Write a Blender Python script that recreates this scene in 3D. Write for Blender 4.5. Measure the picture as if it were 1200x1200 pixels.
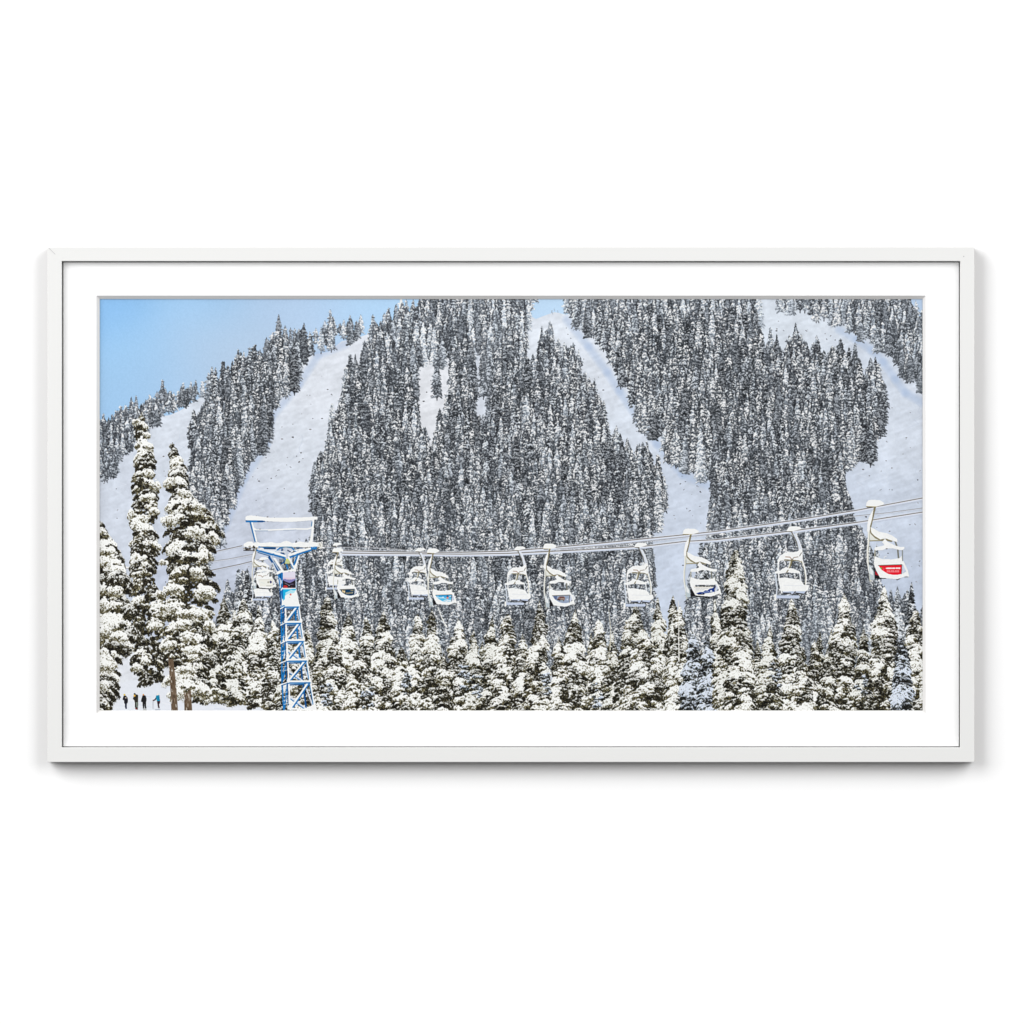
import math, numpy as np
# ---------------------------------------------------------------- the printed picture, drawn by code
S = 3                                   # raster cells per picture millimetre
PX0, PY0, PW, PH = 115.0, 349.0, 968.0, 485.0   # print area in millimetres of the layout
NW, NH = int(PW * S), int(PH * S)
rng = np.random.RandomState(7)

def vnoise(w, h, cell, seed):
    r = np.random.RandomState(seed)
    gw, gh = int(w / cell) + 3, int(h / cell) + 3
    g = r.rand(gh, gw).astype(np.float32)
    x = np.arange(w, dtype=np.float32) / cell; y = np.arange(h, dtype=np.float32) / cell
    xi = x.astype(int); yi = y.astype(int)
    fx = x - xi; fy = y - yi
    fx = fx * fx * (3 - 2 * fx); fy = (fy * fy * (3 - 2 * fy))[:, None]
    a = g[yi][:, xi]; b = g[yi][:, xi + 1]; c = g[yi + 1][:, xi]; d = g[yi + 1][:, xi + 1]
    return (a * (1 - fx) + b * fx) * (1 - fy) + (c * (1 - fx) + d * fx) * fy

def tone(v): return np.asarray(v, dtype=np.float32) / 255.0
NB = 1100
NZ = {k: vnoise(NB, NB, k, 20 + i) for i, k in enumerate((2, 3, 5, 8, 14))}
def nz(k, h, w, r):
    y = r.randint(0, NB - h) if h < NB else 0; x = r.randint(0, NB - w) if w < NB else 0
    return NZ[k][y:y + h, x:x + w]

class Canvas:
    def __init__(s, w, h, x0=0., y0=0.):
        s.w, s.h, s.x0, s.y0 = w, h, x0, y0
        s.rgb = np.zeros((h, w, 3), np.float32); s.a = np.zeros((h, w), np.float32)
        s.id = np.zeros((h, w), np.int32); s.cur = 0
    def box(s, xa, ya, xb, yb):
        i0 = max(0, int((xa - s.x0) * S)); i1 = min(s.w, int((xb - s.x0) * S) + 2)
        j0 = max(0, int((ya - s.y0) * S)); j1 = min(s.h, int((yb - s.y0) * S) + 2)
        if i1 <= i0 or j1 <= j0: return None
        X = (s.x0 + (np.arange(i0, i1, dtype=np.float32) + .5) / S)[None, :]
        Y = (s.y0 + (np.arange(j0, j1, dtype=np.float32) + .5) / S)[:, None]
        return (slice(j0, j1), slice(i0, i1)), X, Y
    def put(s, sl, m, col, tag=True):
        v = s.rgb[sl]
        if m.dtype == bool:
            col = np.broadcast_to(np.asarray(col, np.float32), m.shape + (3,))
            v[m] = col[m]; s.a[sl][m] = 1
            if tag: s.id[sl][m] = s.cur
        else:
            mm = m[..., None]; v[...] = v * (1 - mm) + np.asarray(col, np.float32) * mm
            s.a[sl] = np.maximum(s.a[sl], m)
            if tag: s.id[sl][m > .5] = s.cur
    def poly(s, pts, col, alpha=None, var=0.0, tag=True):
        xs = [p[0] for p in pts]; ys = [p[1] for p in pts]
        b = s.box(min(xs), min(ys), max(xs), max(ys))
        if b is None: return
        sl, X, Y = b
        m = np.zeros((Y.shape[0], X.shape[1]), bool)
        n = len(pts)
        for k in range(n):
            (x1, y1), (x2, y2) = pts[k], pts[(k + 1) % n]
            if y1 == y2: continue
            c = ((Y >= min(y1, y2)) & (Y < max(y1, y2)))
            m ^= c & (X < (x1 + (Y - y1) * (x2 - x1) / (y2 - y1)))
        col = tone(col)
        if var:
            col = col * (1 + var * (nz(5, min(NB, m.shape[0]), min(NB, m.shape[1]), rng) - .5))[..., None]
        if alpha is not None: s.put(sl, m.astype(np.float32) * alpha, col, tag)
        else: s.put(sl, m, col, tag)
    def line(s, pts, w, col, w2=None, alpha=None, lump=0.0, tag=True):
        w2 = w if w2 is None else w2
        n = len(pts) - 1
        for k in range(n):
            (x1, y1), (x2, y2) = pts[k], pts[k + 1]
            wa = w + (w2 - w) * k / n; wb = w + (w2 - w) * (k + 1) / n; W = max(wa, wb)
            b = s.box(min(x1, x2) - W, min(y1, y2) - W, max(x1, x2) + W, max(y1, y2) + W)
            if b is None: continue
            sl, X, Y = b
            L2 = (x2 - x1) ** 2 + (y2 - y1) ** 2 + 1e-9
            t = np.clip(((X - x1) * (x2 - x1) + (Y - y1) * (y2 - y1)) / L2, 0, 1)
            d = np.hypot(X - x1 - t * (x2 - x1), Y - y1 - t * (y2 - y1))
            r = (wa + (wb - wa) * t) / 2
            if lump: r = r * (1 + lump * (nz(8, min(NB, d.shape[0]), min(NB, d.shape[1]), rng) - .5)) if d.shape[0] < NB and d.shape[1] < NB else r
            m = np.clip((r - d) * S + .5, 0, 1) * (1 if alpha is None else alpha)
            s.put(sl, m, tone(col), tag)
    def dot(s, x, y, r, col, ry=None, tag=True):
        ry = ry or r
        b = s.box(x - r, y - ry, x + r, y + ry)
        if b is None: return
        sl, X, Y = b
        s.put(sl, ((X - x) / r) ** 2 + ((Y - y) / ry) ** 2 < 1, tone(col), tag)

WARM = dict(snow=(248, 249, 246), shade=(208, 209, 205), tip=(152, 147, 120), leaf=(86, 80, 56), dark=(26, 24, 17))
OLIVE = dict(snow=(240, 241, 237), shade=(192, 193, 187), tip=(138, 132, 104), leaf=(76, 71, 49), dark=(20, 20, 14))
COOL = dict(snow=(222, 230, 242), shade=(170, 184, 208), tip=(140, 146, 150), leaf=(66, 68, 62), dark=(20, 21, 22))
FAR = dict(snow=(228, 233, 238), shade=(172, 179, 188), tip=(124, 130, 136), leaf=(68, 72, 75), dark=(24, 26, 29))
def pal(p): return {k: tone(v) for k, v in p.items()}

def bough(cv, cx, cy, w, h, side, P, r, snow=1.0, fringe=1.0, far=False):
    """a snow pad on a hanging fan of needles; side < 0 droops to the left, > 0 to the right"""
    b = cv.box(cx - w, cy - h * 1.3, cx + w, cy + h * (2.1 + .4 * abs(side)))
    if b is None: return
    sl, X, Y = b
    x = (X - cx) / w; y = (Y - cy) / h
    sh = (Y.shape[0], X.shape[1])
    if sh[0] < 2 or sh[1] < 2: return
    if far: n1, n2, n3 = nz(2, *sh, r), nz(3, *sh, r), nz(3, *sh, r)
    else:   n1, n2, n3 = nz(3, *sh, r) * .7 + nz(2, *sh, r) * .3, nz(8, *sh, r) * .6 + nz(5, *sh, r) * .4, nz(3, *sh, r)
    arch = r.uniform(.0, .75)
    e = np.sqrt(np.clip(1 - x * x, 0, 1))
    yy = y - (arch * x * x + .85 * side * x)
    top = -.62 * e - 1.1 * (n2 - .5)
    mid = (.62 * snow - (.35 if far else .52)) * e + 1.5 * (n2 - .5) + .9 * (n3 - .5)
    bot = ((.55 if far else .75) + .95 * n3 * fringe) * e + .25 * (n1 - .5)
    ins = (e > 0.03)
    fol = ins & (yy > top + .1) & (yy < bot)
    q = n1 * .6 + n3 * .4
    d = np.clip((yy - mid) * .9 + .2, 0, 1)          # darker towards the hanging side of the fan
    c = np.where((q > .60 + .1 * d)[..., None], P['tip'], P['leaf'])
    c = np.where((q + .30 * (1 - d) < .53)[..., None], P['dark'], c)
    cv.put(sl, fol, c * (.85 + .3 * n2[..., None]))
    sn = ins & (yy > top) & (yy < mid)
    k = np.clip((yy - top) / np.maximum(mid - top, .05), 0, 1)
    t = np.clip(k * 1.5 - .7 + 1.5 * (n3 - .5), 0, 1)[..., None]
    c = P['snow'] * (1 - t) + P['shade'] * t
    poke = (n1 + .34 * k > (.90 if far else .85))
    c = np.where(poke[..., None], P['leaf'] * .5 + P['tip'] * .5, c)
    cv.put(sl, sn, c)

def near_tree(cv, prof, P, r, bw=6.0, bh=3.2, snow=1.0, gap=0.0, dens=1.0, lean=0.25):
    """prof: rows (y, left, right) from the tip down"""
    ys = [p[0] for p in prof]
    L = lambda y: np.interp(y, ys, [p[1] for p in prof]); R = lambda y: np.interp(y, ys, [p[2] for p in prof])
    y0, y1 = ys[0], ys[-1]
    b = cv.box(min(p[1] for p in prof), y0, max(p[2] for p in prof), y1)
    if b is None: return
    sl, X, Y = b
    sh = (Y.shape[0], X.shape[1])
    n = vnoise(sh[1], sh[0], 9, r.randint(1 << 30)) ; n_ = vnoise(sh[1], sh[0], 3, r.randint(1 << 30))
    l, q = L(Y), R(Y); c = (l + q) / 2; hw = (q - l) / 2 * .80
    m = (np.abs(X - c) < hw * (.65 + .5 * n)) & (n * .7 + n_ * .3 > gap)
    col = np.where((n_ > .62)[..., None], P['leaf'], P['dark'])
    cv.put(sl, m, col)
    c0 = (prof[0][1] + prof[0][2]) / 2
    cv.line([(c0 + .2, y0 - 1.5), (c0, y0 + 3)], .6, [int(v * 255) for v in P['leaf']], 1.2)
    area = float((q - l).mean()) * (y1 - y0)
    n = int(area / (bw * bh * .62) * dens); items = []
    for k in range(n):
        y = y0 + (y1 - y0) * (r.rand() if r.rand() < .88 else r.rand() ** 2)
        sc = .42 + .58 * min(1, (y - y0) / 40.)
        u = r.uniform(-1, 1); u = math.copysign(abs(u) ** .8, u)
        kind = r.rand()
        f, sn = (r.uniform(1.15, 1.7), r.uniform(1.5, 2.2)) if kind < .08 * snow else ((r.uniform(.5, .9), r.uniform(.1, .7)) if kind < .55 else (r.uniform(.6, 1.2), r.uniform(.7, 1.4)))
        items.append((y + abs(u) * 2, u, bw * sc * f * r.uniform(.7, 1.1), bh * sc * f ** .6 * r.uniform(.8, 1.25), sn * (.6 + .4 * snow)))
    items.sort(key=lambda t: t[0])
    lf = vnoise(sh[1], sh[0], 9 * S, r.randint(1 << 30)); Pd = {k: v * f_ for (k, v), f_ in zip(P.items(), (.90, .84, .66, .56, .5))}
    for y, u, w, h, sn in items:
        l, q = float(L(y)), float(R(y)); c = (l + q) / 2; hw = max(.8, (q - l) / 2)
        w = min(w, max(1.2, hw * .85)); x = c + u * max(hw - w * .55, 0)
        g = lf[min(sh[0] - 1, max(0, int((y - (b[2][0, 0])) * S))), min(sh[1] - 1, max(0, int((x - b[1][0, 0]) * S)))]
        if g < .46: bough(cv, x, y, w, h, u * .8 + r.uniform(-.45, .45), Pd, r, sn * .35 - .3)
        elif g > .66: bough(cv, x, y, w * 1.3, h * 1.35, u * .8 + r.uniform(-.45, .45), P, r, sn * 1.2 + .5)
        else: bough(cv, x, y, w, h, u * .8 + r.uniform(-.45, .45), P, r, sn)

def cone(ax, ay, by, hw, p=.75, skew=0.0, n=9, w0=.8):
    out = []
    for k in range(n):
        t = k / (n - 1.); w = w0 + (hw - w0) * t ** p
        out.append((ay + (by - ay) * t, ax - w + skew * t, ax + w + skew * t))
    return out

# ------------------------------------------------------------------ far trees: stamps
def far_stamp(h, w, r, dark=1.0, trunk=3.0, pale=0.0):
    cw, ch = int((w + 5) * S), int((h + 5 + trunk) * S)
    cv = Canvas(cw, ch)
    P = {k: v * (1 - pale) + tone((205, 216, 229)) * pale for k, v in pal(FAR).items()}
    for k in ('leaf', 'dark', 'tip'): P[k] = P[k] * dark
    cx = (w + 5) / 2; y0 = 2.0
    if trunk > 0: cv.line([(cx, y0 + h * .6), (cx + r.uniform(-.4, .4), y0 + h + trunk)], .9, (70, 66, 66))
    n = 11
    hw = w / 2
    b = cv.box(0, y0, w + 5, y0 + h)
    sl, X, Y = b
    t = np.clip((Y - y0) / h, 0, 1); ww = hw * (.08 + .85 * t ** .62) * np.clip((1.02 - t) * 7, .0, 1)
    nn = nz(3, Y.shape[0], X.shape[1], r)
    m = np.abs(X - cx) < ww * (.55 + .7 * nn)
    c = np.where((nn > .5)[..., None], P['leaf'], P['dark'])
    cv.put(sl, m, c * (.8 + .4 * nz(2, Y.shape[0], X.shape[1], r))[..., None])
    cv.line([(cx, y0 - .8), (cx, y0 + 3)], .45, (110, 114, 118), .9)
    y = y0 + 1
    while y < y0 + h - .8:
        t = (y - y0) / h; ww = max(.5, hw * (.10 + .9 * t ** .62) * min(1, (1.05 - t) * 7))
        k = max(1, int(round(ww * .85)))
        for j in range(k):
            u = (-1 + 2 * (j + .5) / k) + r.uniform(-.3, .3) / k
            if r.rand() < .12: continue
            bw_ = r.uniform(1.5, 3.9) * min(1, .4 + ww / 4)
            bough(cv, cx + u * ww, y + r.uniform(-.9, .9) + abs(u) * 1.2, bw_ * r.uniform(.6, 1.15), r.uniform(1.0, 2.2), u * 1.1 + r.uniform(-.9, .9), P, r, r.choice([-.1, .5, 1.0, 1.6], p=[.22, .26, .3, .22]), 1.0, far=True)
        y += r.uniform(1.8, 3.6)
    g_ = np.clip(.80 + .34 * (np.arange(cw) / S - (cx - hw)) / (2 * hw), .72, 1.16)[None, :, None] * np.linspace(1.12, .86, ch)[:, None, None]
    cv.rgb *= g_
    return cv.rgb, cv.a, cx, y0 + h

def inside(pt, poly):
    x, y = pt; c = False; n = len(poly)
    for i in range(n):
        x1, y1 = poly[i]; x2, y2 = poly[(i + 1) % n]
        if (y1 > y) != (y2 > y) and x < x1 + (y - y1) * (x2 - x1) / (y2 - y1): c = not c
    return c

FA = [(114,496),(130,489),(150,479),(168,471),(178,468),(199,455),(202,460),(215,457),(237,450),(241,464),(225,475),(205,483),(192,490),(186,507),(160,522),(148,537),(132,560),(114,572)]
FB = [(242,450),(255,448),(272,441),(284,433),(296,419),(310,405),(322,399),(345,389),(357,393),(381,384),(403,381),(420,379),(431,380),(431,396),(405,402),(385,411),(372,414),(362,428),(347,450),(345,460),(332,474),(318,486),(313,494),(313,514),(308,532),(290,552),(282,572),(272,594),(263,618),(250,655),(240,690),(205,690),(215,600),(222,560),(223,492),(232,484),(241,492)]
FC = [(431,400),(433,384),(447,380),(468,369),(482,366),(501,356),(502,330),(627,330),(628,367),(617,372),(620,400),(626,424),(632,396),(640,388),(651,402),(661,415),(669,404),(677,421),(682,442),(696,464),(705,483),(712,504),(718,526),(731,518),(738,541),(756,540),(771,547),(784,571),(784,592),(777,611),(769,625),(765,650),(764,690),(760,790),(345,790),(345,800),(252,800),(262,722),(280,690),(286,672),(292,690),(322,676),(352,655),(368,640),(368,608),(366,590),(367,552),(374,542),(382,525),(387,488),(395,477),(401,461),(407,440),(418,434),(424,421)]
FD = [(663,330),(663,371),(675,383),(690,403),(707,410),(715,435),(725,457),(738,475),(748,488),(754,511),(763,519),(773,519),(782,542),(798,554),(815,567),(832,567),(836,590),(833,612),(833,640),(822,655),(812,700),(800,790),(1090,790),(1090,735),(1060,715),(1035,700),(1020,640),(1004,621),(996,611),(995,590),(988,571),(998,552),(1021,548),(1025,529),(1036,516),(1036,492),(1038,471),(1034,443),(1025,427),(1017,438),(1007,430),(1000,410),(990,424),(984,404),(969,419),(961,405),(948,416),(940,397),(932,393),(919,413),(907,398),(898,408),(892,372),(888,345),(888,330)]
FE = [(898,330),(903,356),(909,362),(923,364),(935,362),(948,368),(963,381),(975,381),(984,385),(1000,388),(1007,397),(1021,408),(1034,420),(1048,440),(1059,456),(1069,458),(1090,470),(1090,374),(1075,364),(1068,352),(1066,330)]
GAPS = [[(484,434),(524,434),(526,470),(516,488),(509,532),(500,515),(492,488),(486,465)],
        [(553,411),(568,414),(571,460),(577,496),(562,490),(554,440)],
        [(541,372),(553,370),(552,384),(546,390)],
        [(617,370),(628,368),(627,385),(625,420),(636,458),(627,446),(619,410)],
        [(895,560),(906,560),(905,583),(897,585)], [(872,636),(886,640),(884,658),(872,655)],
        [(690,716),(702,716),(700,752),(696,758)], [(528,392),(536,392),(534,408),(530,410)], [(576,455),(582,452),(584,480),(578,488)], [(520,455),(528,452),(531,480),(524,486)], [(752,640),(757,640),(756,652),(753,652)]]

def paint():
    cv = Canvas(NW, NH, PX0, PY0)
    gx = (PX0 + (np.arange(NW, dtype=np.float32) + .5) / S)[None, :]; gy = (PY0 + (np.arange(NH, dtype=np.float32) + .5) / S)[:, None]
    # sky
    def bump(cx, cy, rx, ry): return np.exp(-((gx - cx) / rx) ** 2 - ((gy - cy) / ry) ** 2)
    acc = np.zeros((NH, NW, 3), np.float32); ws = np.zeros((NH, NW, 1), np.float32)
    for cx, cy, col in [(116,350,(140,190,237)),(160,420,(156,201,240)),(120,480,(160,199,235)),(240,350,(160,202,240)),(260,400,(176,202,229)),(340,370,(184,205,230)),(290,430,(186,206,229)),(200,440,(172,201,231)),(350,350,(176,206,238)),(430,352,(180,214,245)),(470,350,(178,212,243)),(640,355,(190,218,244)),(1076,355,(186,208,234))]:
        w = bump(cx, cy, 55, 45)[..., None] + 1e-6; acc += w * tone(col); ws += w
    cv.rgb[:] = acc / ws
    g = np.random.RandomState(1).normal(0, 1, (NH, NW)).astype(np.float32)
    cv.rgb += (vnoise(NW, NH, 4, 5) - .5)[..., None] * .022 + (vnoise(NW, NH, 150, 6) - .5)[..., None] * .02
    # snow slopes
    base = np.zeros((NH, NW, 3), np.float32); ws = np.zeros((NH, NW, 1), np.float32)
    for cx, cy, rx, ry, col in [(205,505,50,40,(207,217,232)),(140,570,40,50,(200,210,227)),(390,440,60,50,(216,223,235)),(340,540,40,50,(210,219,233)),(300,620,50,50,(196,206,226)),(280,680,50,40,(188,199,222)),(650,380,30,30,(216,225,238)),(700,440,30,40,(214,223,237)),(740,500,40,40,(208,219,235)),(800,580,40,50,(198,211,232)),(790,680,30,60,(196,210,233)),(950,380,50,40,(208,219,233)),(1010,410,40,30,(204,216,234)),(1060,520,40,40,(206,217,234)),(1040,600,60,50,(196,209,230)),(1060,700,50,50,(188,203,228)),(500,460,40,40,(220,224,232)),(560,450,20,50,(205,215,230)),(180,820,70,25,(224,229,238)),(290,830,60,20,(205,215,233))]:
        w = bump(cx, cy, rx, ry)[..., None] + 1e-7; base += w * tone(col); ws += w
    base /= ws
    n1 = vnoise(NW, NH, 60, 11); n2 = vnoise(NW, NH, 14, 12); n3 = vnoise(NW, NH, 5, 13)
    # wind ripples: noise stretched along the slope
    yy, xx = np.mgrid[0:NH, 0:NW]
    big = vnoise(1400, 1400, 6, 14)
    rip = big[((yy * .9 + xx * .30) / 1.3).astype(int) % 1400, ((xx * .9 - yy * .3) / 4.5).astype(int) % 1400]
    base = base * .72 + (base.mean(2, keepdims=True) + .004) * .28
    base = base * (1.012 + .06 * (n1 - .5) + .05 * (n2 - .5) + .03 * (n3 - .5) + .06 * (rip - .5))[..., None]
    ridge = np.interp(gx[0], [100,116,135,160,178,200,215,240,300,345,385,400,430,470,505,560,617,628,636,650,655,663,700,890,905,930,960,1000,1040,1060,1070,1090],
                            [500,496,492,492,488,486,478,462,440,420,412,400,392,370,365,375,368,374,371,366,366,369,345,345,345,345,345,350,352,362,372,376])
    m = gy > (ridge[None, :] + (vnoise(NW, 4, 20, 3)[0:1] - .5) * 2)
    cv.rgb[m] = base[m]
    r = np.random.RandomState(3)
    # ski tracks and debris on the runs
    for k in range(60):
        zone = [(300,400,420,640),(640,380,700,440),(1000,470,1080,620),(930,370,1010,400),(120,500,220,560)][r.randint(5)]
        x, y = r.uniform(zone[0], zone[2]), r.uniform(zone[1], zone[3]); pts = []
        for j in range(7): pts.append((x + r.uniform(-3, 3) + j * r.uniform(-3, 2), y + j * 5))
        cv.line(pts, .7, (226, 232, 241) if k % 3 else (186, 197, 216), alpha=.35)
    def specks(n, poly, big=.25):
        xs = [p[0] for p in poly]; ys = [p[1] for p in poly]; k = 0
        while k < n:
            x, y = r.uniform(min(xs), max(xs)), r.uniform(min(ys), max(ys))
            if not inside((x, y), poly): continue
            k += 1
            s_ = r.uniform(.3, .6) + (r.rand() < big) * .35; g_ = r.randint(60, 150)
            cv.dot(x, y, s_ * r.uniform(.8, 1.7), (g_, g_ - 3, g_), s_ * .8)
            if r.rand() < .4: cv.dot(x + r.uniform(-1.5, 1.5), y + .8, .6, (g_ + 40, g_ + 40, g_ + 45), .4)
    run = [(420,400),(430,400),(405,440),(385,490),(366,550),(366,600),(350,650),(260,700),(245,680),(270,610),(312,520),(345,465),(372,420)]
    specks(60, run); specks(26, [(640,375),(655,372),(700,430),(745,500),(772,525),(835,570),(830,700),(790,700),(785,560),(740,505),(700,450)])
    specks(34, [(1040,470),(1082,480),(1082,700),(1000,600),(990,570),(1030,520)]); specks(14, [(900,370),(985,395),(1030,440),(960,400),(910,390)])
    specks(18, [(116,570),(240,480),(225,520),(200,560),(150,600),(116,650)]); specks(8, [(488,440),(520,440),(515,470),(495,470)], .8)
    for x, y in [(627+20,366),(650,364),(654,366),(648,368),(646,366)]: cv.line([(x, y), (x + r.uniform(-1, 1.5), y - 2.5)], .5, (150, 160, 175))
    # shade of the trees on the snow beside the forest edge is part of the picture
    for pts in ([(984,386),(1005,398),(1022,410),(1036,424),(1050,444),(1062,460),(1082,472)], [(664,374),(690,406),(712,436),(726,458),(748,490),(770,520),(800,556),(832,570)], [(405,403),(372,416),(350,450),(318,488),(312,520),(286,560),(262,620)]):
        [cv.line(pts, w_, (168, 188, 219), alpha=.11) for w_ in (12, 10, 8, 6, 4)]
    # far forest
    cv.cur = 1
    big_ = vnoise(1100, 500, 28, 77) * .6 + vnoise(1100, 500, 9, 78) * .4
    def fill(poly, k=1.0, hr=(28, 60), wr=(8.5, 14.5), step=(7.4, 8.4), pale=lambda x, y: 0, trunk=2.5, seed=0, stub=.5):
        r = np.random.RandomState(100 + seed)
        bank = {}
        def stamp(h, w, pl, tr):
            key = (max(3, int(round(h / 4.))), max(3, int(round(w / 1.2))), int(round(pl * 4 + r.uniform(-.4, .4))), tr > 0, r.randint(5))
            if key not in bank:
                bank[key] = far_stamp(key[0] * 4., key[1] * 1.2, r, dark=r.uniform(.7, 1.25), trunk=trunk if key[3] else 0, pale=min(.8, key[2] / 4. * .6 + r.uniform(0, .10)))
            return bank[key]
        xs = [p[0] for p in poly]; ys = [p[1] for p in poly]
        pts = []
        y = min(ys)
        while y < max(ys):
            x = min(xs) + r.uniform(0, step[0])
            while x < max(xs):
                pts.append((x + r.uniform(-2.6, 2.6), y + r.uniform(-4, 4))); x += step[0]
            y += step[1]
        pts.sort(key=lambda p: p[1])
        jx = vnoise(1100, 520, 11, 300 + seed); jy = vnoise(1100, 520, 11, 400 + seed)
        def inside(p, pl, f=globals()['inside']):
            a, b = int(p[0]) % 1100, int(p[1]) % 520
            return f((p[0] + (jx[b, a] - .5) * 12, p[1] + (jy[b, a] - .5) * 12), pl)
        for x, y in pts:
            if not inside((x, y), poly): continue
            GP = GAPS if r.rand() < .90 else []
            h = r.uniform(*hr) * (1 + (y - 500) / 900.); w = r.uniform(*wr) * (1 + (y - 500) / 1100.)
            ok = False; over = r.uniform(.38, .97)
            while h > 9:
                mid_ok = inside((x, y - h * .5), poly) and not any(inside((x, y - h * .5), g) for g in GP)
                tip_ok = (inside((x, y - h * over), poly) or y - h < 350) and not any(inside((x, y - h * .85), g) for g in GP)
                if mid_ok and tip_ok: ok = True; break
                h *= .82; w *= .93
            if not ok or any(inside((x, y), g) for g in GP): continue
            rgb, a, cx, by = stamp(h, w, pale(x, y), r.rand() < stub)
            if r.rand() < .5: rgb = rgb[:, ::-1]; a = a[:, ::-1]; cx = rgb.shape[1] / S - cx
            i = int((x - cx - PX0) * S); j = int((y - by - PY0) * S)
            H, W = a.shape; j0, j1, i0, i1 = max(0, -j), min(H, NH - j), max(0, -i), min(W, NW - i)
            if j1 <= j0 or i1 <= i0: continue
            f = r.choice([.72, .95, 1.12, 1.34]) * r.uniform(.94, 1.08) * (.90 + .26 * big_[int(y) % 500, int(x) % 1100])
            sh_ = np.clip(a * 1.2, 0, 1)
            for dx in (-4, 4):
                ia, ib = max(0, i + dx), min(NW, i + dx + W)
                ja, jb = max(0, j + 2), min(NH, j + 2 + H)
                if ib > ia and jb > ja:
                    q = cv.rgb[ja:jb, ia:ib]
                    mk = (sh_[ja - j - 2:jb - j - 2, ia - i - dx:ib - i - dx] * (cv.id[ja:jb, ia:ib] == 1) * .56)[..., None]
                    q[...] = q * (1 - mk) + tone((36, 39, 44)) * mk
            sl = (slice(j + j0, j + j1), slice(i + i0, i + i1)); aa = a[j0:j1, i0:i1]
            cv.put(sl, aa, np.clip(rgb[j0:j1, i0:i1] * f + tone((5, 6, 8)), 0, .95))
    fill(FA, seed=1, hr=(15, 24), wr=(6.5, 9.5), step=(6, 7), pale=lambda x, y: .55, stub=.2)
    fill(FB, seed=2, pale=lambda x, y: .5 if y < 440 else .15)
    fill(FE, seed=3, hr=(26, 46), wr=(8.5, 13), pale=lambda x, y: .45)
    fill(FC, seed=4, pale=lambda x, y: .8 if y < 385 else (.5 if y < 430 else (.25 if y < 480 else (.1 if y < 640 else .2))))
    fill(FD, seed=5, pale=lambda x, y: .45 if y < 400 else (.12 if y < 640 else .22))
    return cv

BLUE, DBLUE, SNOW, PALE, BRN, SHD = (20,114,184), (12,78,138), (243,244,243), (205,216,232), (128,120,92), (190,200,216)
CHAIRS_REAR = [  # grip x, y, scale x, scale y, panel
    (300.3,641.7,.58,.565,'plain'), (395.7,647.3,.617,.633,'dark'), (507.7,648.3,.69,.715,'blue'), (644.6,643.3,.737,.796,'grey'), (810.3,626.3,.895,.858,'mountain'), (1026.5,593.7,1,1,'red')]
CHAIRS_FRONT = [(306.5,656.5,.64,.60), (392.7,639.7,.60,.65), (490.3,646.3,.667,.717), (606.7,645.,.77,.8125), (748.4,641.3,.868,.885), (927.9,622.5,1,1)]
GLYPH = {'0':'757','1':'262','2':'6b3','3':'717','5':'d3b','6':'4f7','7':'711','8':'7b7','.':'001'}

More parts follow.
